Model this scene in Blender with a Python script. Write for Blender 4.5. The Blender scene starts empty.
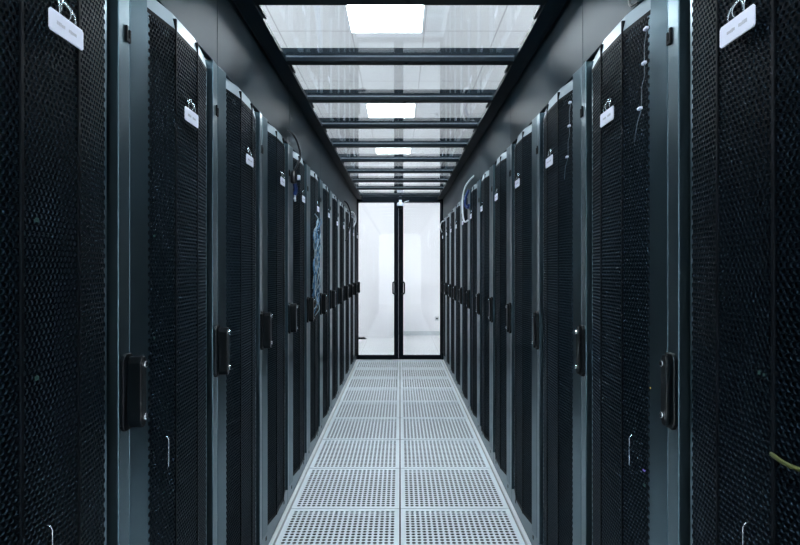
import bpy, bmesh, math, random
from mathutils import Vector, Matrix
random.seed(7)
SC = bpy.context.scene
COL = SC.collection

# ------------------------------------------------------------------ camera, world, exposure
EYE = 1.316
cam_d = bpy.data.cameras.new('camera')
cam_d.sensor_width = 36.0
cam_d.lens = 24.44
cam_d.shift_y = -4.5 / 800
cam_d.clip_start = 0.02
cam = bpy.data.objects.new('camera', cam_d)
COL.objects.link(cam)
cam.location = (0, 0, EYE)
cam.rotation_euler = (math.pi / 2, 0, 0)
SC.camera = cam
world = bpy.data.worlds.new('world')
SC.world = world
world.use_nodes = True
world.node_tree.nodes['Background'].inputs[0].default_value = (0, 0, 0, 1)
world.node_tree.nodes['Background'].inputs[1].default_value = 0.0
SC.view_settings.view_transform = 'Standard'
SC.view_settings.look = 'None'
SC.view_settings.gamma = 1.0
SC.view_settings.use_curve_mapping = False
SC.view_settings.exposure = 0.0
LAMP_POWER = 50.0          # emission of the ceiling luminaires over the aisle
HALL_POWER = 230.0          # added, unseen luminaires over the hall that brighten the ceiling
FAR_POWER = 11.5           # luminaires beside the far wall, the outer pair added unseen
LAMP_COLOUR = (0.93, 0.97, 1.0, 1)

# ------------------------------------------------------------------ dimensions
WX = 0.615                 # rack front plane, left and right of the aisle
PITCH = 0.596
SEAM = 1.236               # seam between first and second rack in view
DOOR_Y = 7.79
ROOF_Z = 2.295
CEIL_Z = 3.27

# ------------------------------------------------------------------ materials
def mat(name, col, rough=0.5, metal=0.0, spec=0.5, noise=0.0, nscale=30.0, bump=0.0, rnoise=0.0):
    m = bpy.data.materials.new(name)
    m.use_nodes = True
    nt = m.node_tree
    b = nt.nodes['Principled BSDF']
    b.inputs['Base Color'].default_value = (*col, 1)
    b.inputs['Roughness'].default_value = rough
    b.inputs['Metallic'].default_value = metal
    b.inputs['Specular IOR Level'].default_value = spec
    if noise or bump or rnoise:
        tc = nt.nodes.new('ShaderNodeTexCoord')
        n = nt.nodes.new('ShaderNodeTexNoise')
        n.inputs['Scale'].default_value = nscale
        n.inputs['Detail'].default_value = 3
        nt.links.new(tc.outputs['Object'], n.inputs['Vector'])
        if noise:
            mx = nt.nodes.new('ShaderNodeMix'); mx.data_type = 'RGBA'
            mx.inputs[6].default_value = (*[c * (1 - noise) for c in col], 1)
            mx.inputs[7].default_value = (*[min(1, c * (1 + noise)) for c in col], 1)
            nt.links.new(n.outputs['Fac'], mx.inputs[0])
            nt.links.new(mx.outputs[2], b.inputs['Base Color'])
        if rnoise:
            mr = nt.nodes.new('ShaderNodeMapRange')
            mr.inputs[3].default_value = rough - rnoise
            mr.inputs[4].default_value = rough + rnoise
            nt.links.new(n.outputs['Fac'], mr.inputs[0])
            nt.links.new(mr.outputs[0], b.inputs['Roughness'])
        if bump:
            bp = nt.nodes.new('ShaderNodeBump')
            bp.inputs['Strength'].default_value = bump
            bp.inputs['Distance'].default_value = 0.002
            nt.links.new(n.outputs['Fac'], bp.inputs['Height'])
            nt.links.new(bp.outputs['Normal'], b.inputs['Normal'])
    return m

def emit(name, col, power):
    m = bpy.data.materials.new(name)
    m.use_nodes = True
    nt = m.node_tree
    nt.nodes.remove(nt.nodes['Principled BSDF'])
    e = nt.nodes.new('ShaderNodeEmission')
    e.inputs[0].default_value = col
    e.inputs[1].default_value = power
    nt.links.new(e.outputs[0], nt.nodes['Material Output'].inputs[0])
    return m

def clear_sheet(name, tint, f0=0.045, rough=0.02):
    """clear acrylic or glass sheet: see-through, with a Fresnel reflection on both faces"""
    m = bpy.data.materials.new(name)
    m.use_nodes = True
    nt = m.node_tree
    nt.nodes.remove(nt.nodes['Principled BSDF'])
    g = nt.nodes.new('ShaderNodeNewGeometry')
    dot = nt.nodes.new('ShaderNodeVectorMath'); dot.operation = 'DOT_PRODUCT'
    nt.links.new(g.outputs['Normal'], dot.inputs[0]); nt.links.new(g.outputs['Incoming'], dot.inputs[1])
    def M(op, a, b=None):
        n = nt.nodes.new('ShaderNodeMath'); n.operation = op
        for i, v in enumerate((a, b)):
            if v is None: continue
            if isinstance(v, (int, float)): n.inputs[i].default_value = v
            else: nt.links.new(v, n.inputs[i])
        return n.outputs[0]
    c = M('ABSOLUTE', dot.outputs['Value'])
    p = M('POWER', M('SUBTRACT', 1.0, c), 5.0)
    fac = M('ADD', M('MULTIPLY', p, 1 - f0), f0)
    t = nt.nodes.new('ShaderNodeBsdfTransparent'); t.inputs[0].default_value = (*tint, 1)
    gl = nt.nodes.new('ShaderNodeBsdfGlossy'); gl.inputs['Roughness'].default_value = rough
    gl.inputs['Color'].default_value = (1, 1, 1, 1)
    mx = nt.nodes.new('ShaderNodeMixShader')
    nt.links.new(fac, mx.inputs[0]); nt.links.new(t.outputs[0], mx.inputs[1]); nt.links.new(gl.outputs[0], mx.inputs[2])
    nt.links.new(mx.outputs[0], nt.nodes['Material Output'].inputs[0])
    return m

def grid_mat(name, col, line, size, ox, oy, width, rough):
    """plain panels with thin joints on a square grid (object coordinates)"""
    m = mat(name, col, rough)
    nt = m.node_tree
    b = nt.nodes['Principled BSDF']
    tc = nt.nodes.new('ShaderNodeTexCoord')
    sp = nt.nodes.new('ShaderNodeSeparateXYZ')
    nt.links.new(tc.outputs['Object'], sp.inputs[0])
    def M(op, a, bb=None):
        n = nt.nodes.new('ShaderNodeMath'); n.operation = op
        for i, v in enumerate((a, bb)):
            if v is None: continue
            if isinstance(v, (int, float)): n.inputs[i].default_value = v
            else: nt.links.new(v, n.inputs[i])
        return n.outputs[0]
    def near(axis, off):
        f = M('FRACT', M('DIVIDE', M('SUBTRACT', axis, off - 50 * size), size))
        d = M('MULTIPLY', M('MINIMUM', f, M('SUBTRACT', 1.0, f)), size)
        return M('LESS_THAN', d, width)
    j = M('MAXIMUM', near(sp.outputs[0], ox), near(sp.outputs[1], oy))
    n = nt.nodes.new('ShaderNodeTexNoise'); n.inputs['Scale'].default_value = 1.5
    nt.links.new(tc.outputs['Object'], n.inputs['Vector'])
    m1 = nt.nodes.new('ShaderNodeMix'); m1.data_type = 'RGBA'
    m1.inputs[6].default_value = (*[c * 0.96 for c in col], 1); m1.inputs[7].default_value = (*col, 1)
    nt.links.new(n.outputs['Fac'], m1.inputs[0])
    m2 = nt.nodes.new('ShaderNodeMix'); m2.data_type = 'RGBA'
    m2.inputs[7].default_value = (*line, 1)
    nt.links.new(m1.outputs[2], m2.inputs[6]); nt.links.new(j, m2.inputs[0])
    nt.links.new(m2.outputs[2], b.inputs['Base Color'])
    return m

M = {}
M['mesh'] = mat('black_perforated_steel', (0.0005, 0.0022, 0.0040), 0.5, 0.0, 0.06)
M['rim'] = mat('lightened_hole_edge', (0.0036, 0.010, 0.016), 0.45, 0.8, 0.2)  # hole walls coloured lighter than the sheet, for glints on the lit lips
M['bounce'] = mat('pale_bounce_surface', (0.55, 0.58, 0.60), 0.5)  # pale reflector colour for the unseen rack tops
M['black'] = mat('matt_black_steel', (0.0012, 0.003, 0.005), 0.6, 0.0, 0.1)
M['stile'] = mat('grey_painted_steel', (0.082, 0.138, 0.168), 0.30, 0.92, 0.5)
M['cap'] = mat('light_grey_steel', (0.24, 0.30, 0.34), 0.35, 0.3, 0.5)
M['filler'] = mat('slate_painted_panel', (0.0035, 0.014, 0.0215), 0.50, 0.3, 0.16)
M['roofbar'] = mat('dark_anodised_aluminium', (0.0012, 0.0055, 0.010), 0.5, 0.0, 0.10)
M['highlight_strip'] = mat('painted_highlight', (0.16, 0.19, 0.22), 0.6)  # pale colour painted for the highlight line above each crossbar
M['frame'] = mat('black_door_frame', (0.0008, 0.004, 0.008), 0.5, 0.0, 0.1)
M['glass'] = clear_sheet('clear_glass', (0.97, 0.985, 0.99))
M['acrylic'] = clear_sheet('clear_acrylic', (0.93, 0.96, 0.975), 0.05, 0.03)
M['tile'] = mat('pale_grey_perforated_steel', (0.78, 0.86, 0.91), 0.45, 0.0, 0.5, noise=0.03, nscale=9)
M['strip'] = mat('white_edge_trim', (0.78, 0.83, 0.87), 0.45)
M['plenum'] = mat('blackened_void', (0.004, 0.007, 0.010), 0.9)  # near black, the shade under the tiles is put into the colour
M['floor'] = grid_mat('white_floor_tiles', (0.80, 0.81, 0.82), (0.62, 0.62, 0.63), 0.6, 0.0, 0.57, 0.006, 0.35)
M['ceil'] = grid_mat('white_ceiling_tiles', (0.78, 0.765, 0.76), (0.5, 0.48, 0.48), 0.6, -0.4, 4.48, 0.006, 0.8)
M['wall'] = mat('white_wall_paint', (0.78, 0.785, 0.81), 0.7, noise=0.015, nscale=3)
M['skirt'] = mat('grey_skirting', (0.50, 0.54, 0.57), 0.5)
M['card'] = mat('white_plastic_card', (0.74, 0.78, 0.92), 0.35)
M['ink'] = mat('grey_print', (0.46, 0.48, 0.56), 0.6)
M['ring'] = mat('grey_steel_wire', (0.42, 0.50, 0.54), 0.25, 0.9)
M['wire'] = mat('dull_grey_wire', (0.10, 0.13, 0.15), 0.4, 0.3)
M['chrome'] = mat('chrome', (0.75, 0.80, 0.84), 0.18, 1.0)
M['handle'] = mat('black_plastic', (0.0015, 0.004, 0.006), 0.38, 0.0, 0.22)
M['rubber'] = mat('black_cable', (0.006, 0.008, 0.012), 0.4)
M['whitecable'] = mat('white_cable', (0.75, 0.80, 0.84), 0.4)
M['greycable'] = mat('pale_grey_cable', (0.32, 0.42, 0.47), 0.45)
M['bluecable'] = mat('blue_cable', (0.06, 0.22, 0.42), 0.4)
M['blue'] = mat('deep_blue_plastic', (0.01, 0.035, 0.15), 0.4)
M['yellow'] = mat('yellow_green_cable', (0.045, 0.055, 0.006), 0.6)  # colour dulled for the dimness behind the door mesh
M['teal'] = mat('teal_plastic', (0.10, 0.22, 0.25), 0.5)
M['lamp'] = emit('luminous_panel', LAMP_COLOUR, LAMP_POWER)
M['added_hall_lamp'] = emit('added_panel_hall', LAMP_COLOUR, HALL_POWER)
M['far_lamp'] = emit('luminous_panel_far', LAMP_COLOUR, FAR_POWER)
M['whiteframe'] = mat('white_lamp_frame', (0.75, 0.76, 0.77), 0.5)
M['amber'] = emit('amber_light', (1.0, 0.75, 0.15, 1), 1.2)
M['cyan'] = emit('green_light', (0.35, 0.8, 0.75, 1), 0.06)
M['violet'] = emit('blue_light', (0.35, 0.3, 1.0, 1), 0.35)

# ------------------------------------------------------------------ helpers
class MB:
    """collects vertices and faces of ONE mesh"""
    def __init__(s): s.v = []; s.f = []
    def add(s, vs, fs):
        k = len(s.v); s.v += [tuple(p) for p in vs]; s.f += [[i + k for i in f] for f in fs]
    def box(s, x0, x1, y0, y1, z0, z1):
        x0, x1 = min(x0, x1), max(x0, x1); y0, y1 = min(y0, y1), max(y0, y1); z0, z1 = min(z0, z1), max(z0, z1)
        s.add([(x0, y0, z0), (x1, y0, z0), (x1, y1, z0), (x0, y1, z0), (x0, y0, z1), (x1, y0, z1), (x1, y1, z1), (x0, y1, z1)],
              [(0, 3, 2, 1), (4, 5, 6, 7), (0, 1, 5, 4), (1, 2, 6, 5), (2, 3, 7, 6), (3, 0, 4, 7)])
    def prism(s, pts, lo, hi, axis='z'):
        """extrude a polygon along an axis; pts are the two other coordinates in xyz order"""
        n = len(pts)
        def mk(p, t):
            return (p[0], p[1], t) if axis == 'z' else ((p[0], t, p[1]) if axis == 'y' else (t, p[0], p[1]))
        s.add([mk(p, lo) for p in pts] + [mk(p, hi) for p in pts],
              [tuple(range(n))[::-1], tuple(range(n, 2 * n))] + [(i, (i + 1) % n, n + (i + 1) % n, n + i) for i in range(n)])
    def tube(s, pts, r, seg=8):
        pts = [Vector(p) for p in pts]
        rings = []
        up = Vector((0.13, 0.27, 1)).normalized()
        for i, p in enumerate(pts):
            t = (pts[min(i + 1, len(pts) - 1)] - pts[max(i - 1, 0)]).normalized()
            a = t.cross(up)
            if a.length < 1e-4: a = t.cross(Vector((1, 0, 0)))
            a.normalize(); b = t.cross(a).normalized()
            rings.append([p + a * (r * math.cos(2 * math.pi * k / seg)) + b * (r * math.sin(2 * math.pi * k / seg)) for k in range(seg)])
        vs = [q for rg in rings for q in rg]
        fs = []
        for i in range(len(pts) - 1):
            for k in range(seg):
                fs.append((i * seg + k, i * seg + (k + 1) % seg, (i + 1) * seg + (k + 1) % seg, (i + 1) * seg + k))
        fs.append(tuple(range(seg))[::-1]); fs.append(tuple(range((len(pts) - 1) * seg, len(pts) * seg)))
        s.add(vs, fs)
    def lathe(s, prof, c, seg=20):
        """prof: (radius, z) pairs from bottom to top, turned about the z axis through c"""
        vs = [(c[0] + r * math.cos(2 * math.pi * k / seg), c[1] + r * math.sin(2 * math.pi * k / seg), c[2] + z) for r, z in prof for k in range(seg)]
        fs = []
        for i in range(len(prof) - 1):
            for k in range(seg):
                fs.append((i * seg + k, i * seg + (k + 1) % seg, (i + 1) * seg + (k + 1) % seg, (i + 1) * seg + k))
        fs.append(tuple(range(seg))[::-1]); fs.append(tuple(range((len(prof) - 1) * seg, len(prof) * seg)))
        s.add(vs, fs)
    def build(s, name, m, parent=None, loc=None, bevel=0.0, smooth=False, fix=True):
        me = bpy.data.meshes.new(name)
        me.from_pydata(s.v, [], s.f)
        if fix:
            bm = bmesh.new(); bm.from_mesh(me)
            bmesh.ops.recalc_face_normals(bm, faces=bm.faces)
            if bevel:
                es = [e for e in bm.edges if len(e.link_faces) == 2 and e.calc_face_angle(0) > 0.6]
                bmesh.ops.bevel(bm, geom=es, offset=bevel, segments=2, affect='EDGES', profile=0.5)
            bm.to_mesh(me); bm.free()
        if smooth:
            for p in me.polygons: p.use_smooth = True
        me.materials.append(m)
        o = bpy.data.objects.new(name, me); COL.objects.link(o)
        if loc: o.location = loc
        if parent: o.parent = parent
        return o

def tag(o, label, cat, group=None, kind=None):
    o['label'] = label; o['category'] = cat
    if group: o['group'] = group
    o['kind'] = kind or 'thing'
    return o
def empty(name, loc, label, cat, group=None):
    o = bpy.data.objects.new(name, None); COL.objects.link(o)
    o.location = loc; o.empty_display_size = 0.1
    return tag(o, label, cat, group)
def struct(o, label, cat='structure'):
    o['kind'] = 'structure'; o['label'] = label; o['category'] = cat
    return o
def copy_tree(o, parent=None):
    c = o.copy(); COL.objects.link(c)
    if parent: c.parent = parent
    for ch in list(o.children): copy_tree(ch, c)
    return c
def spline(pts, n=8):
    """Catmull-Rom through the points"""
    P = [Vector(p) for p in pts]
    P = [P[0] * 2 - P[1]] + P + [P[-1] * 2 - P[-2]]
    out = []
    for i in range(1, len(P) - 2):
        for k in range(n):
            t = k / n
            a, b, c, d = P[i - 1], P[i], P[i + 1], P[i + 2]
            out.append(0.5 * ((2 * b) + (c - a) * t + (2 * a - 5 * b + 4 * c - d) * t * t + (3 * b - a - 3 * c + d) * t ** 3))
    out.append(P[-2])
    return out
ORD = ['zeroth', 'first', 'second', 'third', 'fourth', 'fifth', 'sixth', 'seventh', 'eighth', 'ninth', 'tenth', 'eleventh', 'twelfth', 'thirteenth', 'fourteenth']

# ------------------------------------------------------------------ room shell
HX, HY0, HY1 = 4.6, -4.0, 10.6
m = MB()                                                       # raised floor with the aisle opening, slab below
m.box(-HX, -0.604, HY0, HY1, -0.04, 0.0)
m.box(0.604, HX, HY0, HY1, -0.04, 0.0)
m.box(-0.604, 0.604, 7.772, HY1, -0.04, 0.0)
m.box(-0.604, 0.604, HY0, -0.63, -0.04, 0.0)
struct(m.build('floor', M['floor']), 'white tiled raised floor seen beyond the glass doors', 'floor')
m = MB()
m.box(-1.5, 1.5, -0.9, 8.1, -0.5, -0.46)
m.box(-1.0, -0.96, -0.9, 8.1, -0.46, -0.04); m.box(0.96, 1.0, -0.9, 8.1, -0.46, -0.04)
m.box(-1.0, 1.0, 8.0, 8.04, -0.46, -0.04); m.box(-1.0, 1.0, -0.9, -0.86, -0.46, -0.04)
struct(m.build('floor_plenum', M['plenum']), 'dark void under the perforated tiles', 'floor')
struct((lambda b: (b.box(-HX, HX, HY0, HY1, CEIL_Z, CEIL_Z + 0.05), b.build('ceiling', M['ceil']))[1])(MB()), 'white tiled ceiling seen through the clear roof panels', 'ceiling')
def wall(name, a, label):
    b = MB(); b.box(*a); return struct(b.build(name, M['wall']), label, 'wall')
wall('wall_left', (-HX - 0.1, -HX, HY0, HY1, 0, CEIL_Z), 'white side wall of the hall behind the left racks')
wall('wall_right', (HX, HX + 0.1, HY0, HY1, 0, CEIL_Z), 'white side wall of the hall behind the right racks')
wall('wall_front', (-HX, HX, HY0 - 0.1, HY0, 0, CEIL_Z), 'white wall behind the camera')
wall('wall_back', (-HX - 0.1, HX + 0.1, HY1, HY1 + 0.1, 0, CEIL_Z), 'white wall beyond the glass doors')
wall('wall_projection', (-3.2, -0.12, 10.25, HY1 - 0.001, 0, CEIL_Z), 'white wall section standing forward behind the left door')
b = MB(); b.box(-0.12, HX, HY1 - 0.015, HY1, 0.0, 0.085)
struct(b.build('baseboard_back', M['skirt'], bevel=0.003), 'grey skirting along the white wall beyond the right door', 'skirting')

# ------------------------------------------------------------------ ceiling luminaires
def luminaire(x, y, power_mat, label, group):
    t = empty('ceiling_light', (x, y, CEIL_Z - 0.02), label, 'ceiling light', group)
    f = MB()
    for a in ((-0.3, 0.3, -0.3, -0.285), (-0.3, 0.3, 0.285, 0.3), (-0.3, -0.285, -0.285, 0.285), (0.285, 0.3, -0.285, 0.285)):
        f.box(*a, 0.0, 0.02)
    f.build('frame', M['whiteframe'], t)
    d = MB(); d.box(-0.285, 0.285, -0.285, 0.285, 0.006, 0.019)
    d.build('diffuser', power_mat, t)
for y, lab in ((4.18, 'square lit ceiling lamp, largest one seen through the roof'),
               (6.70, 'square lit ceiling lamp, second one along the roof'),
               (9.05, 'square lit ceiling lamp, smallest one near the glass doors'),
               (1.78, 'square lit ceiling lamp directly above the camera aisle'),
               (-0.62, 'square lit ceiling lamp behind the camera')):
    luminaire(-0.11, y, M['far_lamp'] if y > 9 else M['lamp'], lab, 'ceiling lamps over the aisle')
for sx in (-1, 1):  # lamps added out of view to brighten the ceiling and far wall
    for y in (-0.6, 1.8, 4.2, 6.6):
        luminaire(sx * 3.1, y, M['added_hall_lamp'] if y < 6 else M['lamp'], 'added unseen ceiling lamp over the hall behind the %s rack row' % ('left' if sx < 0 else 'right'), 'added lamps over the hall')
    luminaire(sx * 3.1, 9.05, M['far_lamp'], 'added unseen ceiling lamp by the far white wall behind the %s rack row' % ('left' if sx < 0 else 'right'), 'added lamps by the far wall')

# ------------------------------------------------------------------ perforated floor tiles
def tile_mesh():
    b = MB()
    N, S, p, r, th = 20, 0.5925, 0.0275, 0.0104, 0.03
    e0 = -N * p / 2
    K = 8
    for i in range(N):
        for j in range(N):
            cx, cy = e0 + (i + .5) * p, e0 + (j + .5) * p
            sq = []
            for k in range(K):
                a = math.pi / 4 * k
                ca, sa = math.cos(a), math.sin(a)
                q = (p / 2) / max(abs(ca), abs(sa))
                sq.append((cx + ca * q, cy + sa * q, 0))
            hole = [(cx + r * math.cos(math.pi / 4 * k), cy + r * math.sin(math.pi / 4 * k), 0) for k in range(K)]
            low = [(x, y, -0.0015) for x, y, _ in hole]
            b.add(sq + hole + low, [(k, (k + 1) % K, K + (k + 1) % K, K + k) for k in range(K)] +
                  [(K + k, K + (k + 1) % K, 2 * K + (k + 1) % K, 2 * K + k) for k in range(K)])
    h, e = S / 2, -e0
    b.add([(-h, -h, 0), (h, -h, 0), (h, h, 0), (-h, h, 0), (-e, -e, 0), (e, -e, 0), (e, e, 0), (-e, e, 0),
           (-h, -h, -th), (h, -h, -th), (h, h, -th), (-h, h, -th)],
          [(0, 1, 5, 4), (1, 2, 6, 5), (2, 3, 7, 6), (3, 0, 4, 7), (0, 8, 9, 1), (1, 9, 10, 2), (2, 10, 11, 3), (3, 11, 8, 0)])
    return b
first_tile = None
ROW_N = 14
for k in range(ROW_N):
    y = 7.77 - 0.6 * k - 0.3
    for sx in (-1, 1):
        if first_tile is None:
            o = tile_mesh().build('floor_tile', M['tile'], fix=False); first_tile = o
        else:
            o = first_tile.copy(); COL.objects.link(o)
        o.location = (sx * 0.3, y, 0)
        tag(o, 'pale grey perforated floor tile in the %s column, %s row from the glass doors' % ('left' if sx < 0 else 'right', ORD[k + 1]),
            'floor tile', 'perforated floor tiles along the aisle')
for sx in (-1, 1):
    b = MB(); b.box(sx * 0.606, sx * 0.622, -0.63, 7.77, 0.0, 0.006)
    tag(b.build('edge_trim', M['strip'], bevel=0.001), 'thin white edge strip along the foot of the %s rack row' % ('left' if sx < 0 else 'right'), 'floor trim')

# ------------------------------------------------------------------ server racks
A0, A1 = 0.095, 0.505                   # perforated field along the rack
FOLD = 0.077
def bulge(a):
    """how far the door stands out (towards the aisle) at a"""
    c = (A0 + A1) / 2
    t = abs(a - c)
    if t <= FOLD: return 0.013
    return 0.013 - (t - FOLD) / (A1 - c - FOLD) * 0.018
def P(side, a, o, z):
    return (-side * o, a, z)            # side -1: left row (aisle towards +x), +1: right row
def pbox(b, side, a0, a1, o0, o1, z0, z1):
    b.box(-side * o0, -side * o1, a0, a1, z0, z1)
def door_mesh(side):
    b = MB()
    p = 0.0118; rh = p * math.sqrt(3) / 2; s = p / math.sqrt(3); r = 0.0047; r2 = 0.0037
    Z0, Z1 = 0.125, 1.962
    nr = int((Z1 - Z0) / rh) - 1
    nc = int((A1 - A0) / p)
    x_0 = A0 + ((A1 - A0) - (nc - 0.5) * p) / 2 + p * 0.25
    z_0 = Z0 + rh
    th = 0.0026
    V, F = b.v, b.f
    cs = [(math.cos(math.pi / 6 * k), math.sin(math.pi / 6 * k)) for k in range(12)]
    lefts, rights = [], []
    b.rim = set()
    for j in range(nr):
        cz = z_0 + j * rh
        n = nc if j % 2 == 0 else nc - 1
        off = 0 if j % 2 == 0 else p / 2
        lefts.append((x_0 + off - p / 2, cz)); rights.append((x_0 + off + (n - 1) * p + p / 2, cz))
        for i in range(n):
            cx = x_0 + off + i * p
            k0 = len(V)
            for k in range(6):
                c_, s_ = cs[2 * k + 1]
                V.append(P(side, cx + s * c_, bulge(cx + s * c_), cz + s * s_))
            for k in range(12):
                c_, s_ = cs[(k + 1) % 12]
                a = cx + r * c_
                V.append(P(side, a, bulge(a), cz + r * s_))
            for k in range(12):
                c_, s_ = cs[(k + 1) % 12]
                a = cx + r2 * c_
                V.append(P(side, a, bulge(a) - th, cz + r2 * s_))
            for k in range(6):
                h = k0 + 6
                F.append([k0 + k, k0 + (k + 1) % 6, h + (2 * k + 2) % 12, h + 2 * k + 1, h + 2 * k])
            b.rim.update(range(len(F), len(F) + 12))
            for k in range(12):
                F.append([k0 + 6 + k, k0 + 6 + (k + 1) % 12, k0 + 18 + (k + 1) % 12, k0 + 18 + k])
    b.edge = MB()
    # solid margins that follow the zigzag border of the hole field
    for lst, edge in ((lefts, A0 - 0.006), (rights, A1 + 0.004)):
        pts = []
        for x, z in lst: pts += [(x, z - s / 2), (x, z + s / 2)]
        for q in range(len(pts) - 1):
            (x1, z1), (x2, z2) = pts[q], pts[q + 1]
            b.edge.add([P(side, edge, bulge(edge), z1), P(side, x1, bulge(x1), z1), P(side, x2, bulge(x2), z2), P(side, edge, bulge(edge), z2)], [(0, 1, 2, 3)])
        zt0, zt1 = pts[0][1], pts[-1][1]
        b.edge.add([P(side, edge, bulge(edge), zt0), P(side, edge, -0.04, zt0), P(side, edge, -0.04, zt1), P(side, edge, bulge(edge), zt1)], [(0, 1, 2, 3)])
    # bottom and top solid bands, in facets
    c = (A0 + A1) / 2
    fa = [A0 - 0.006, c - FOLD, c + FOLD, A1 + 0.004]
    zt = z_0 + (nr - 1) * rh + s / 2 - 0.004
    for a, d in zip(fa[:-1], fa[1:]):
        for zl, zh, g in ((Z0 - 0.012, z_0 - s / 2 + 0.003, 0.0004), (zt, zt + 0.012, 0.0004)):
            b.add([P(side, a, bulge(a) + g, zl), P(side, d, bulge(d) + g, zl), P(side, d, bulge(d) + g, zh), P(side, a, bulge(a) + g, zh)], [(0, 1, 2, 3)])
        b.add([P(side, a, bulge(a), Z0 - 0.012), P(side, d, bulge(d), Z0 - 0.012), P(side, d, -0.04, Z0 - 0.012), P(side, a, -0.04, Z0 - 0.012)], [(0, 1, 2, 3)])
    return b, zt + 0.012, fa

def make_rack(side):
    root = empty('server_rack', (side * WX, 0, 0), 'black server rack', 'server rack')
    # carcass
    b = MB()
    pbox(b, side, 0.002, 0.020, -1.05, -0.040, 0.10, 1.995)
    pbox(b, side, PITCH - 0.020, PITCH - 0.002, -1.05, -0.040, 0.10, 1.995)
    pbox(b, side, 0.020, PITCH - 0.020, -1.05, -1.035, 0.10, 1.995)
    pbox(b, side, 0.020, PITCH - 0.020, -1.035, -0.040, 1.978, 1.995)
    pbox(b, side, 0.020, PITCH - 0.020, -1.035, -0.040, 0.10, 0.115)
    pbox(b, side, 0.512, 0.545, -0.060, -0.036, 0.115, 1.978)
    b.build('carcass', M['black'], root)
    b = MB(); pbox(b, side, 0.003, PITCH - 0.003, -1.05, -0.045, 1.9955, 1.999)
    b.build('bounce_plate', M['bounce'], root)  # added unseen plate, bounces lamp light up to the ceiling
    b = MB()
    z = 0.13
    rr = random.Random(3)
    while z < 1.93:                                              # front plates of the machines behind the door
        h = rr.choice((0.0437, 0.0437, 0.0874)); d = rr.choice((0, 0.006, 0.012))
        pbox(b, side, 0.06, 0.50, -0.30, -0.11 + d, z, min(z + h, 1.95)); z += h + 0.0015
    b.build('equipment', M['black'], root)
    b = MB()                                                     # plinth with slots
    pbox(b, side, 0.001, PITCH - 0.001, -0.60, -0.010, 0.0, 0.10)
    pl = b.build('plinth', M['stile'], root, bevel=0.003)
    for a in (0.10, 0.49):
        q = MB(); pbox(q, side, a, a + 0.014, -0.0102, -0.0085, 0.045, 0.062); q.build('slot', M['black'], pl)
    # flat stiles on both edges
    b = MB()
    b.prism([(-side * -0.040, 0.001), (-side * 0.000, 0.001), (-side * 0.005, 0.076), (-side * -0.040, 0.076)], 0.10, 2.0)
    b.build('hinge_stile', M['stile'], root, bevel=0.002)
    b = MB()
    b.prism([(-side * -0.040, 0.544), (-side * 0.002, 0.544), (-side * 0.000, PITCH - 0.001), (-side * -0.040, PITCH - 0.001)], 0.10, 2.0)
    b.build('lock_stile', M['stile'], root, bevel=0.002)
    b = MB()                                                     # small hooked latch at the seam
    pbox(b, side, PITCH - 0.021, PITCH - 0.014, 0.0, 0.0045, 1.826, 1.860)
    pbox(b, side, PITCH - 0.014, PITCH - 0.002, 0.0, 0.0045, 1.826, 1.834)
    pbox(b, side, PITCH - 0.008, PITCH - 0.002, 0.0, 0.0045, 1.834, 1.854)
    b.build('latch', M['black'], root)
    # door
    dm, ztop, fa = door_mesh(side)
    door = dm.build('perforated_door', M['mesh'], root, fix=False)
    door.data.materials.append(M['rim'])
    for q in dm.rim: door.data.polygons[q].material_index = 1
    dm.edge.build('door_edge', M['stile'], door, fix=False)  # same black sheet, coloured grey for the sheen along its bend
    c = (A0 + A1) / 2
    b = MB()                                                     # sloping cap over the curved top edge
    for a, d in zip(fa[:-1], fa[1:]):
        ia, id_ = bulge(a) - 0.010, bulge(d) - 0.010
        b.add([P(side, a, bulge(a), ztop), P(side, d, bulge(d), ztop), P(side, d, id_, 2.0), P(side, a, ia, 2.0),
               P(side, a, -0.03, ztop), P(side, d, -0.03, ztop), P(side, d, -0.03, 2.0), P(side, a, -0.03, 2.0)],
              [(0, 1, 2, 3), (4, 7, 6, 5), (3, 2, 6, 7), (0, 3, 7, 4), (1, 5, 6, 2)])
    b.build('top_cap', M['cap'], door)
    for a in (c - FOLD, c + FOLD):                               # black ribs on the folds
        b = MB(); pbox(b, side, a - 0.0035, a + 0.0035, -0.004, bulge(a) + 0.0025, 0.113, 1.985)
        b.build('fold_rib', M['black'], door, bevel=0.001)
    # swing handle on the lock stile
    hz0, hz1 = 0.955, 1.125
    ha = 0.571
    out = 0.044 if side < 0 else 0.022
    b = MB()
    prof = [(ha - 0.025, hz0 + 0.012), (ha - 0.014, hz0), (ha + 0.012, hz0), (ha + 0.023, hz0 + 0.012), (ha + 0.023, hz1 - 0.012), (ha + 0.012, hz1), (ha - 0.014, hz1), (ha - 0.025, hz1 - 0.012)]
    b.prism(prof, -side * 0.0, -side * 0.012, 'x')
    h = b.build('swing_handle', M['handle'], root, bevel=0.0025)
    b = MB()
    prof = [(ha - 0.012, hz0 + 0.020), (ha - 0.004, hz0 + 0.006), (ha + 0.008, hz0 + 0.006), (ha + 0.015, hz0 + 0.020), (ha + 0.015, hz1 - 0.02), (ha + 0.008, hz1 - 0.006), (ha - 0.004, hz1 - 0.006), (ha - 0.012, hz1 - 0.02)]
    b.prism(prof, -side * 0.012, -side * out, 'x')
    b.build('lever', M['handle'], h, bevel=0.003)
    for zc in (hz1 - 0.024, hz0 + 0.030):
        b = MB()
        seg = 12
        ring = [(ha + 0.002 + 0.0075 * math.cos(2 * math.pi * k / seg), zc + 0.0075 * math.sin(2 * math.pi * k / seg)) for k in range(seg)]
        b.prism(ring, -side * (out - 0.004), -side * (out + 0.006), 'x')
        b.build('lock_cylinder', M['chrome'], h, bevel=0.002)
    return root

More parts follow.
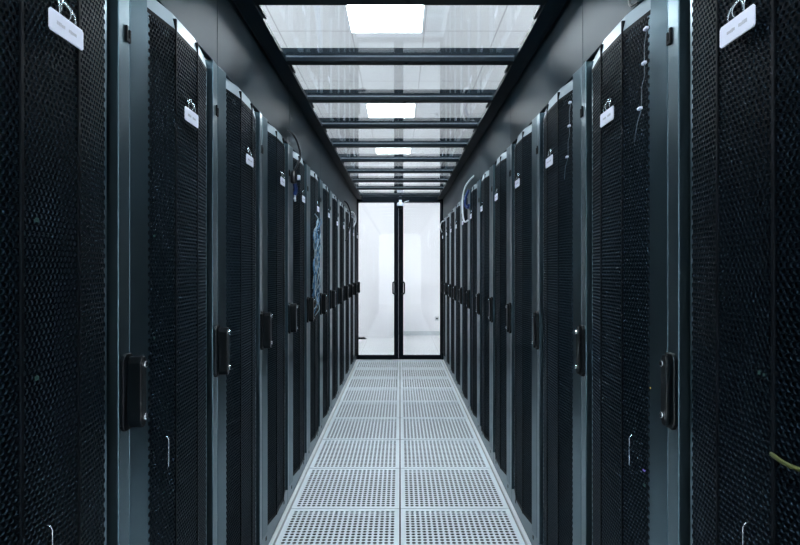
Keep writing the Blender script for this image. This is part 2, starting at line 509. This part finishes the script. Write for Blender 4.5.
RACKS = {}
for side in (-1, 1):
    proto = make_rack(side)
    row = 'left' if side < 0 else 'right'
    for k in range(0, 13):
        o = proto if k == 0 else copy_tree(proto)
        o.location = (side * WX, SEAM + PITCH * (k - 2) + (0.0 if side < 0 else 0.012), 0)
        lab = 'black perforated-door server rack, %s from the camera in the %s row' % (ORD[k], row)
        if k == 0: lab = 'black perforated-door server rack beside the camera at the start of the %s row' % row
        if k == 12: lab = 'black perforated-door server rack touching the glass doors in the %s row' % row
        tag(o, lab, 'server rack', 'server racks in the %s row' % row)
        RACKS[side, k] = o
        # small lights and a wire pull on the rack fronts
        if k in (1, 2):
            a = 0.268 if k == 1 else 0.152
            zt, zb = 0.885, 0.806
            e = bulge(a)
            pts = [P(side, a, e, zt), P(side, a, e + 0.014, zt), P(side, a, e + 0.019, zt - 0.002), P(side, a, e + 0.021, zt - 0.008), P(side, a, e + 0.021, zb + 0.004), P(side, a, e + 0.019, zb), P(side, a, e, zb)]
            b = MB(); b.tube(pts, 0.0011, 6); b.build('wire_pull', M['chrome'], o, smooth=True)
def led(side, k, a, z, m_, w=0.006, h=0.006):
    b = MB(); e = bulge(a); pbox(b, side, a, a + w, e - 0.001, e + 0.002, z, z + h); b.build('indicator_light', m_, RACKS[side, k])
led(-1, 1, 0.255, 1.392, M['cyan'], 0.008, 0.007); led(-1, 1, 0.255, 1.13, M['cyan'], 0.008, 0.007)
led(-1, 2, 0.122, 1.394, M['cyan'], 0.006, 0.005); led(-1, 2, 0.122, 1.138, M['cyan'], 0.006, 0.005)
led(-1, 2, 0.165, 0.735, M['cyan'], 0.004, 0.003)
led(1, 2, 0.092, 1.018, M['amber'], 0.004, 0.003); led(1, 2, 0.118, 0.803, M['violet'], 0.010, 0.004)
led(1, 2, 0.118, 0.765, M['cyan'], 0.006, 0.008)
led(1, 1, 0.255, 1.138, M['cyan'], 0.004, 0.006); led(1, 1, 0.243, 1.138, M['cyan'], 0.003, 0.004)

# ------------------------------------------------------------------ filler panels between the racks and the roof
for side in (-1, 1):
    row = 'left' if side < 0 else 'right'
    y = -0.55; n = 0
    while y < DOOR_Y - 0.05:
        y2 = min(y + 1.192, DOOR_Y - 0.004)
        b = MB(); b.box(side * 0.617, side * 0.637, y + 0.0012, y2 - 0.0012, 2.001, 2.304)
        n += 1
        tag(b.build('filler_panel', M['filler'], bevel=0.0015), 'dark slate panel above the %s racks, %s from the camera end' % (row, ORD[n]), 'filler panel', 'filler panels above the %s row' % row)
        y = y2

# ------------------------------------------------------------------ clear roof over the aisle
for side in (-1, 1):
    b = MB()
    b.prism([(side * 0.540, ROOF_Z), (side * 0.593, ROOF_Z), (side * 0.593, ROOF_Z + 0.009), (side * 0.616, ROOF_Z + 0.009), (side * 0.616, ROOF_Z + 0.016),
             (side * 0.640, ROOF_Z + 0.016), (side * 0.640, ROOF_Z + 0.0205), (side * 0.540, ROOF_Z + 0.0205)], -0.5, DOOR_Y, 'y')
    tag(b.build('roof_rail', M['roofbar'], bevel=0.0015), 'long dark rail along the %s edge of the clear roof' % ('left' if side < 0 else 'right'), 'roof rail')
BARS = [2.597 + 0.599 * k for k in range(-4, 9)]
proto = None
for i, y in enumerate(BARS):
    if proto is None:
        b = MB()
        b.prism([(-0.027, 0.0), (0.027, 0.0), (0.027, 0.020), (-0.027, 0.020)], -0.5395, 0.5395, 'x')
        proto = o = empty('roof_crossbar', (0, 0, 0), '', 'roof crossbar')
        b.build('bar', M['roofbar'], o, bevel=0.0015)
        b = MB(); b.prism([(-0.010, 0.020), (0.010, 0.020), (0.010, 0.034), (-0.010, 0.034)], -0.585, 0.585, 'x'); b.build('highlight_strip', M['highlight_strip'], o)  # made-up pale strip standing in for a highlight
        b = MB(); b.prism([(-0.020, 0.034), (0.020, 0.034), (0.020, 0.066), (-0.020, 0.066)], -0.585, 0.585, 'x'); b.build('cover_strip', M['roofbar'], o, bevel=0.0015)
        b = MB(); b.lathe([(0.007, -0.006), (0.009, -0.004), (0.009, 0.0)], (0.03, 0.0, 0.0), 10); b.build('bolt', M['roofbar'], o)
    else:
        o = copy_tree(proto)
    o.location = (0, y, ROOF_Z)
    tag(o, 'dark crossbar of the clear roof, %s from the glass doors' % ORD[len(BARS) - i], 'roof crossbar', 'crossbars of the clear roof')
proto = None
EDGES = BARS + [DOOR_Y + 0.0]
for i in range(len(EDGES) - 1):
    y0, y1 = EDGES[i] + 0.0105, EDGES[i + 1] - (0.0105 if i < len(EDGES) - 2 else 0.0005)
    last = i == len(EDGES) - 2
    if proto is None or last:
        L = y1 - y0
        o = empty('roof_sheet', (0, 0, 0), '', 'roof sheet')
        b = MB(); b.box(-0.590, 0.590, 0, L, 0.0, 0.005); b.build('acrylic_pane', M['acrylic'], o)
        for side in (-1, 1):
            b = MB(); b.box(side * 0.529, side * 0.5385, 0.02, 0.15, -0.012, -0.0005); b.build('clamp', M['roofbar'], o, bevel=0.001)
        if not last: proto = o
    else:
        o = copy_tree(proto)
    o.location = (0, y0, ROOF_Z + 0.021)
    tag(o, 'clear roof sheet over the aisle, %s from the glass doors' % ORD[len(EDGES) - 1 - i], 'roof sheet', 'clear sheets of the aisle roof')

# ------------------------------------------------------------------ glass double door at the end
b = MB()
for x0, x1 in ((-0.690, -0.614), (0.596, 0.690)):
    b.box(x0, x1, DOOR_Y + 0.002, DOOR_Y + 0.062, 0, ROOF_Z + 0.06)
b.box(-0.614, 0.596, DOOR_Y + 0.002, DOOR_Y + 0.062, 2.272, ROOF_Z + 0.06)
struct(b.build('trim_1', M['frame'], bevel=0.002), 'black frame around the glass double doors', 'door frame')
CX = -0.022
for n, (x0, x1, s0, s1) in enumerate(((-0.612, CX - 0.001, 0.014, 0.062), (CX + 0.001, 0.594, 0.068, 0.018))):
    row = 'left' if n == 0 else 'right'
    root = empty('door_%d' % (n + 1), ((x0 + x1) / 2, DOOR_Y + 0.03, 0), 'glass %s leaf of the double doors with slim black frame' % row, 'door')
    root['kind'] = 'structure'
    cx = (x0 + x1) / 2
    f = MB()
    f.box(x0 - cx, x0 + s0 - cx, -0.02, 0.02, 0.004, 2.270)
    f.box(x1 - s1 - cx, x1 - cx, -0.02, 0.02, 0.004, 2.270)
    f.box(x0 + s0 - cx, x1 - s1 - cx, -0.02, 0.02, 0.004, 0.064)
    f.box(x0 + s0 - cx, x1 - s1 - cx, -0.02, 0.02, 2.256, 2.270)
    f.build('door_frame', M['frame'], root)
    g = MB(); g.box(x0 + s0 - cx + 0.0005, x1 - s1 - cx - 0.0005, -0.004, 0.004, 0.0645, 2.2555); g.build('glass_pane', M['glass'], root)
    hx = (x1 - s1 - 0.004 - cx) if n == 0 else (x0 + s0 + 0.004 - cx)
    sgn = -1 if n == 0 else 1
    h = MB()
    h.tube(spline([(hx - sgn * 0.03, -0.021, 1.12), (hx - sgn * 0.012, -0.035, 1.118), (hx + sgn * 0.008, -0.05, 1.105), (hx + sgn * 0.012, -0.05, 1.09), (hx + sgn * 0.012, -0.05, 0.97), (hx + sgn * 0.008, -0.05, 0.955), (hx - sgn * 0.012, -0.035, 0.942), (hx - sgn * 0.03, -0.021, 0.94)], 4), 0.0115, 8)
    h.build('pull_handle', M['handle'], root, smooth=True)

# ------------------------------------------------------------------ dome camera over the doors
t = empty('dome_camera', (0.005, DOOR_Y - 0.055, 2.20), 'white and black dome security camera at the top of the double doors', 'security camera')
b = MB(); b.lathe([(0.046, 0.0), (0.050, 0.008), (0.050, 0.030), (0.040, 0.046), (0.020, 0.052)], (0, 0, 0), 20); b.box(-0.02, 0.02, 0.03, 0.056, 0.01, 0.09)
b.build('housing', M['card'], t)
b = MB(); b.lathe([(0.008, -0.043), (0.022, -0.038), (0.033, -0.026), (0.040, -0.010), (0.041, -0.0005)], (0, 0, 0), 18); b.build('dark_dome', M['handle'], t, smooth=True)
b = MB(); b.tube(spline([(0.06, DOOR_Y - 0.055, 2.250), (0.075, DOOR_Y - 0.06, 2.258), (0.09, DOOR_Y - 0.05, 2.264), (0.11, DOOR_Y - 0.035, 2.272), (0.125, DOOR_Y - 0.004, 2.278)], 6), 0.005, 6)
tag(b.build('camera_cable', M['whitecable'], smooth=True), 'thin white cable running sideways from the dome camera under the roof', 'cable')

# ------------------------------------------------------------------ beyond the doors
b = MB(); b.prism([(-0.98, 0.0), (-0.62, 0.0), (-0.66, 0.03), (-0.98, 0.035)], 10.02, 10.13, 'y')
tag(b.build('cable_ramp', M['frame'], bevel=0.004), 'dark low strip on the white floor behind the left glass door', 'floor strip')
t = empty('wall_socket', (0.72, HY1 - 0.003, 0.33), 'small pale socket low on the white wall behind the right door', 'socket')
b = MB(); b.box(-0.04, 0.04, -0.012, 0.0, -0.04, 0.04); b.build('plate', M['skirt'], t, bevel=0.003)
b = MB(); b.lathe([(0.014, 0), (0.018, 0.004)], (0, 0, 0), 12)
o = b.build('socket_face', M['handle'], t); o.rotation_euler = (math.pi / 2, 0, 0); o.location = (0, -0.012, 0)

# ------------------------------------------------------------------ hanging tags on the rack doors
def make_tag(side):
    root = empty('hanging_tag', (0, 0, 0), '', 'tag')
    b = MB()
    w, h, c = 0.049, 0.019, 0.004
    prof = [(-w, -h + c), (-w + c, -h), (w - c, -h), (w, -h + c), (w, h - c), (w - c, h), (-w + c, h), (-w, h - c)]
    b.prism(prof, -side * 0.010, -side * 0.0125, 'x')
    b.build('card', M['card'], root, bevel=0.0006)
    b = MB()
    rr = random.Random(5)
    for x0, n in ((-0.030, 5), (0.004, 5)):                      # two short lines of worn small print
        x = x0
        for _ in range(n):
            ww = rr.uniform(0.0028, 0.0048)
            pbox(b, side, x, x + ww, 0.0125, 0.0129, -0.0025 - rr.uniform(0, .001), 0.002 + rr.uniform(0, .0015)); x += ww + 0.0009
    b.build('print', M['ink'], root)
    for dx, r in ((0.006, 0.024), (-0.003, 0.020)):              # wire loops through the door holes
        b = MB()
        pts = []
        for k in range(17):
            t = -0.9 + k / 16 * (math.pi + 1.8)
            pts.append(P(side, dx + r * 0.85 * math.cos(t), 0.006 + 0.005 * math.cos(2 * t + dx * 90), 0.031 + r * math.sin(t)))
        b.tube(pts, 0.0020, 6)
        b.build('loop', M['ring'], root, smooth=True)
    return root
for side in (-1, 1):
    row = 'left' if side < 0 else 'right'
    proto = make_tag(side)
    rr = random.Random(11 + side)
    for k in range(1, 13):
        o = proto if k == 1 else copy_tree(proto)
        r = RACKS[side, k]
        o.location = (side * WX - side * (0.0135 + 0.0), r.location.y + ((0.322 if side < 0 else 0.300) if k == 1 else 0.302 + rr.uniform(-0.008, 0.008)), (1.738 if k == 1 else 1.744 + rr.uniform(-0.010, 0.010)))
        lab = 'white tag hanging on the %s rack of the %s row' % (ORD[k], row)
        if k == 12: lab = 'white tag hanging on the %s row rack beside the glass doors' % row
        tag(o, lab, 'tag', 'white tags on the %s racks' % row)

# ------------------------------------------------------------------ loose cables
def cable(name, pts, r, m_, label, cat='cable', group=None, n=8):
    b = MB(); b.tube(spline(pts, n), r, 8)
    return tag(b.build(name, m_, smooth=True), label, cat, group)
def L(x, y, z): return (x, y, z)
# left row: black power lead looping out of the gap above the fourth rack, plug and blue tail
t = empty('hanging_power_lead', (-0.59, 3.02, 1.83), 'black lead with plug looping over the top of the fourth rack in the left row', 'cable')
def rel(o, pts): return [(p[0] - o.location.x, p[1] - o.location.y, p[2] - o.location.z) for p in pts]
b = MB(); b.tube(spline(rel(t, [(-0.62, 2.97, 2.07), (-0.592, 2.98, 2.055), (-0.572, 3.02, 2.02), (-0.560, 3.06, 1.95), (-0.572, 3.04, 1.90), (-0.590, 3.02, 1.845)])), 0.006, 8); b.build('lead', M['rubber'], t, smooth=True)
b = MB(); b.lathe([(0.010, -0.045), (0.018, -0.040), (0.020, 0.0), (0.014, 0.02), (0.008, 0.03)], (0, 0, 0), 12); b.build('plug', M['rubber'], t)
b = MB(); b.box(0.006, 0.03, 0.018, 0.04, -0.02, 0.006); b.build('white_clip', M['card'], t, bevel=0.002)
t = empty('cable_tail', (-0.59, 3.04, 1.76), 'blue cable tail with white hook below the black plug on the left row', 'cable')
b = MB(); b.tube(spline([(0, -0.005, 0.03), (0.005, 0.01, -0.005), (-0.002, 0.02, -0.03)]), 0.012, 8); b.build('blue_sleeve', M['blue'], t, smooth=True)
b = MB(); b.tube(spline([(-0.002, 0.02, -0.03), (0.0, 0.012, -0.055), (0.004, -0.004, -0.068), (0.003, -0.018, -0.055)]), 0.006, 8); b.build('white_hook', M['whitecable'], t, smooth=True)
# left row: bundle of patch cables spilling down the sixth rack
rr = random.Random(21)
r6 = RACKS[-1, 6]
for i in range(14):
    y0 = r6.location.y + rr.uniform(0.08, 0.28)
    z0 = rr.uniform(1.50, 1.66)
    pts = [(-0.594, y0 + rr.uniform(0.05, 0.2), z0 + 0.04)]
    z = z0; y = y0
    while z > rr.uniform(0.98, 1.2):
        pts.append((-0.582 + rr.uniform(-0.004, 0.016), y + rr.uniform(-0.085, 0.085), z)); z -= rr.uniform(0.04, 0.09); y += rr.uniform(-0.03, 0.025)
        y = max(r6.location.y + 0.06, min(r6.location.y + 0.34, y))
    pts.append((-0.596, y, z))
    blue = rr.random() < 0.55
    cable('patch_cable', pts, 0.0028, M['bluecable'] if blue else M['greycable'],
          'thin %s patch cable tangled on the front of the sixth rack in the left row' % ('blue' if blue else 'white'), 'cable', '%s patch cables on the sixth rack' % ('blue' if blue else 'white'), 5)
# left row, near the doors
y = RACKS[-1, 10].location.y
cable('hanging_cable', [(-0.62, y + 0.02, 2.06), (-0.585, y + 0.06, 2.03), (-0.560, y + 0.16, 1.93), (-0.568, y + 0.14, 1.80), (-0.590, y + 0.06, 1.66), (-0.60, y + 0.03, 1.62)], 0.009, M['rubber'], 'black cable looping down the tenth rack of the left row')
y = RACKS[-1, 11].location.y
cable('hanging_cable', [(-0.62, y + 0.2, 2.02), (-0.585, y + 0.26, 2.01), (-0.565, y + 0.36, 1.93), (-0.59, y + 0.3, 1.84)], 0.008, M['whitecable'], 'white cable looping over the eleventh rack of the left row')
# right row: white loop and blue lead
y = RACKS[1, 8].location.y
cable('hanging_cable', [(0.62, y - 0.30, 2.085), (0.60, y - 0.20, 2.07), (0.575, y - 0.06, 2.03), (0.560, y + 0.02, 1.94), (0.560, y + 0.03, 1.80), (0.575, y + 0.02, 1.73), (0.597, y - 0.05, 1.735)], 0.008, M['whitecable'], 'white cable looping out over the seventh rack of the right row')
cable('hanging_cable', [(0.60, y - 0.08, 2.00), (0.580, y - 0.06, 1.94), (0.572, y - 0.05, 1.87), (0.590, y - 0.10, 1.84), (0.595, y - 0.12, 1.87)], 0.011, M['blue'], 'blue cable behind the white loop on the right row')
y = RACKS[1, 12].location.y
cable('hanging_cable', [(0.62, y + 0.3, 1.97), (0.585, y + 0.33, 1.96), (0.565, y + 0.42, 1.90), (0.59, y + 0.45, 1.82)], 0.007, M['whitecable'], 'white cable at the top of the right row beside the glass doors')
# right row: thin sensor wires held by white clips
for k, dy in ((2, 0.080), (3, 0.076)):
    r = RACKS[1, k]
    y0 = r.location.y + dy
    t = empty('sensor_wire', (0.600, y0, 1.82), 'thin grey wire in three white clips on the %s rack of the right row' % ORD[k], 'wire', 'clipped wires on the right row')
    b = MB(); b.tube(spline([(0.003, -0.004, 0.08), (0.0, 0.004, 0.05), (0.003, 0.012, 0.02), (0.0, 0.006, 0.0), (0.003, 0.012, -0.03), (0.001, 0.022, -0.055), (0.003, 0.030, -0.105), (-0.004, 0.036, -0.14), (0.0, 0.062, -0.18)], 6), 0.0011, 6); b.build('wire', M['wire'], t, smooth=True)
    for cy, cz in ((-0.004, 0.08), (0.006, 0.0), (0.03, -0.105)):
        b = MB(); b.box(-0.004, 0.004, cy - 0.007, cy + 0.009, cz - 0.0035, cz + 0.0035); b.build('clip', M['card'], t, bevel=0.0015)
y = RACKS[1, 2].location.y
cable('hanging_cable', [(0.616, y + 0.20, 2.10), (0.604, y + 0.185, 2.03), (0.598, y + 0.16, 1.995), (0.600, y + 0.12, 1.985)], 0.0028, M['rubber'], 'thin black cable curving over the top of the second rack in the right row')
# right row: yellow lead and teal tag low on the first rack, lead darkened as if shaded behind the mesh
y = RACKS[1, 1].location.y
cable('short_lead', [(0.602, y + 0.16, 1.013), (0.597, y + 0.18, 1.013), (0.597, y + 0.205, 1.014), (0.600, y + 0.225, 1.016)], 0.0038, M['yellow'], 'short yellow-green lead low on the first rack of the right row')
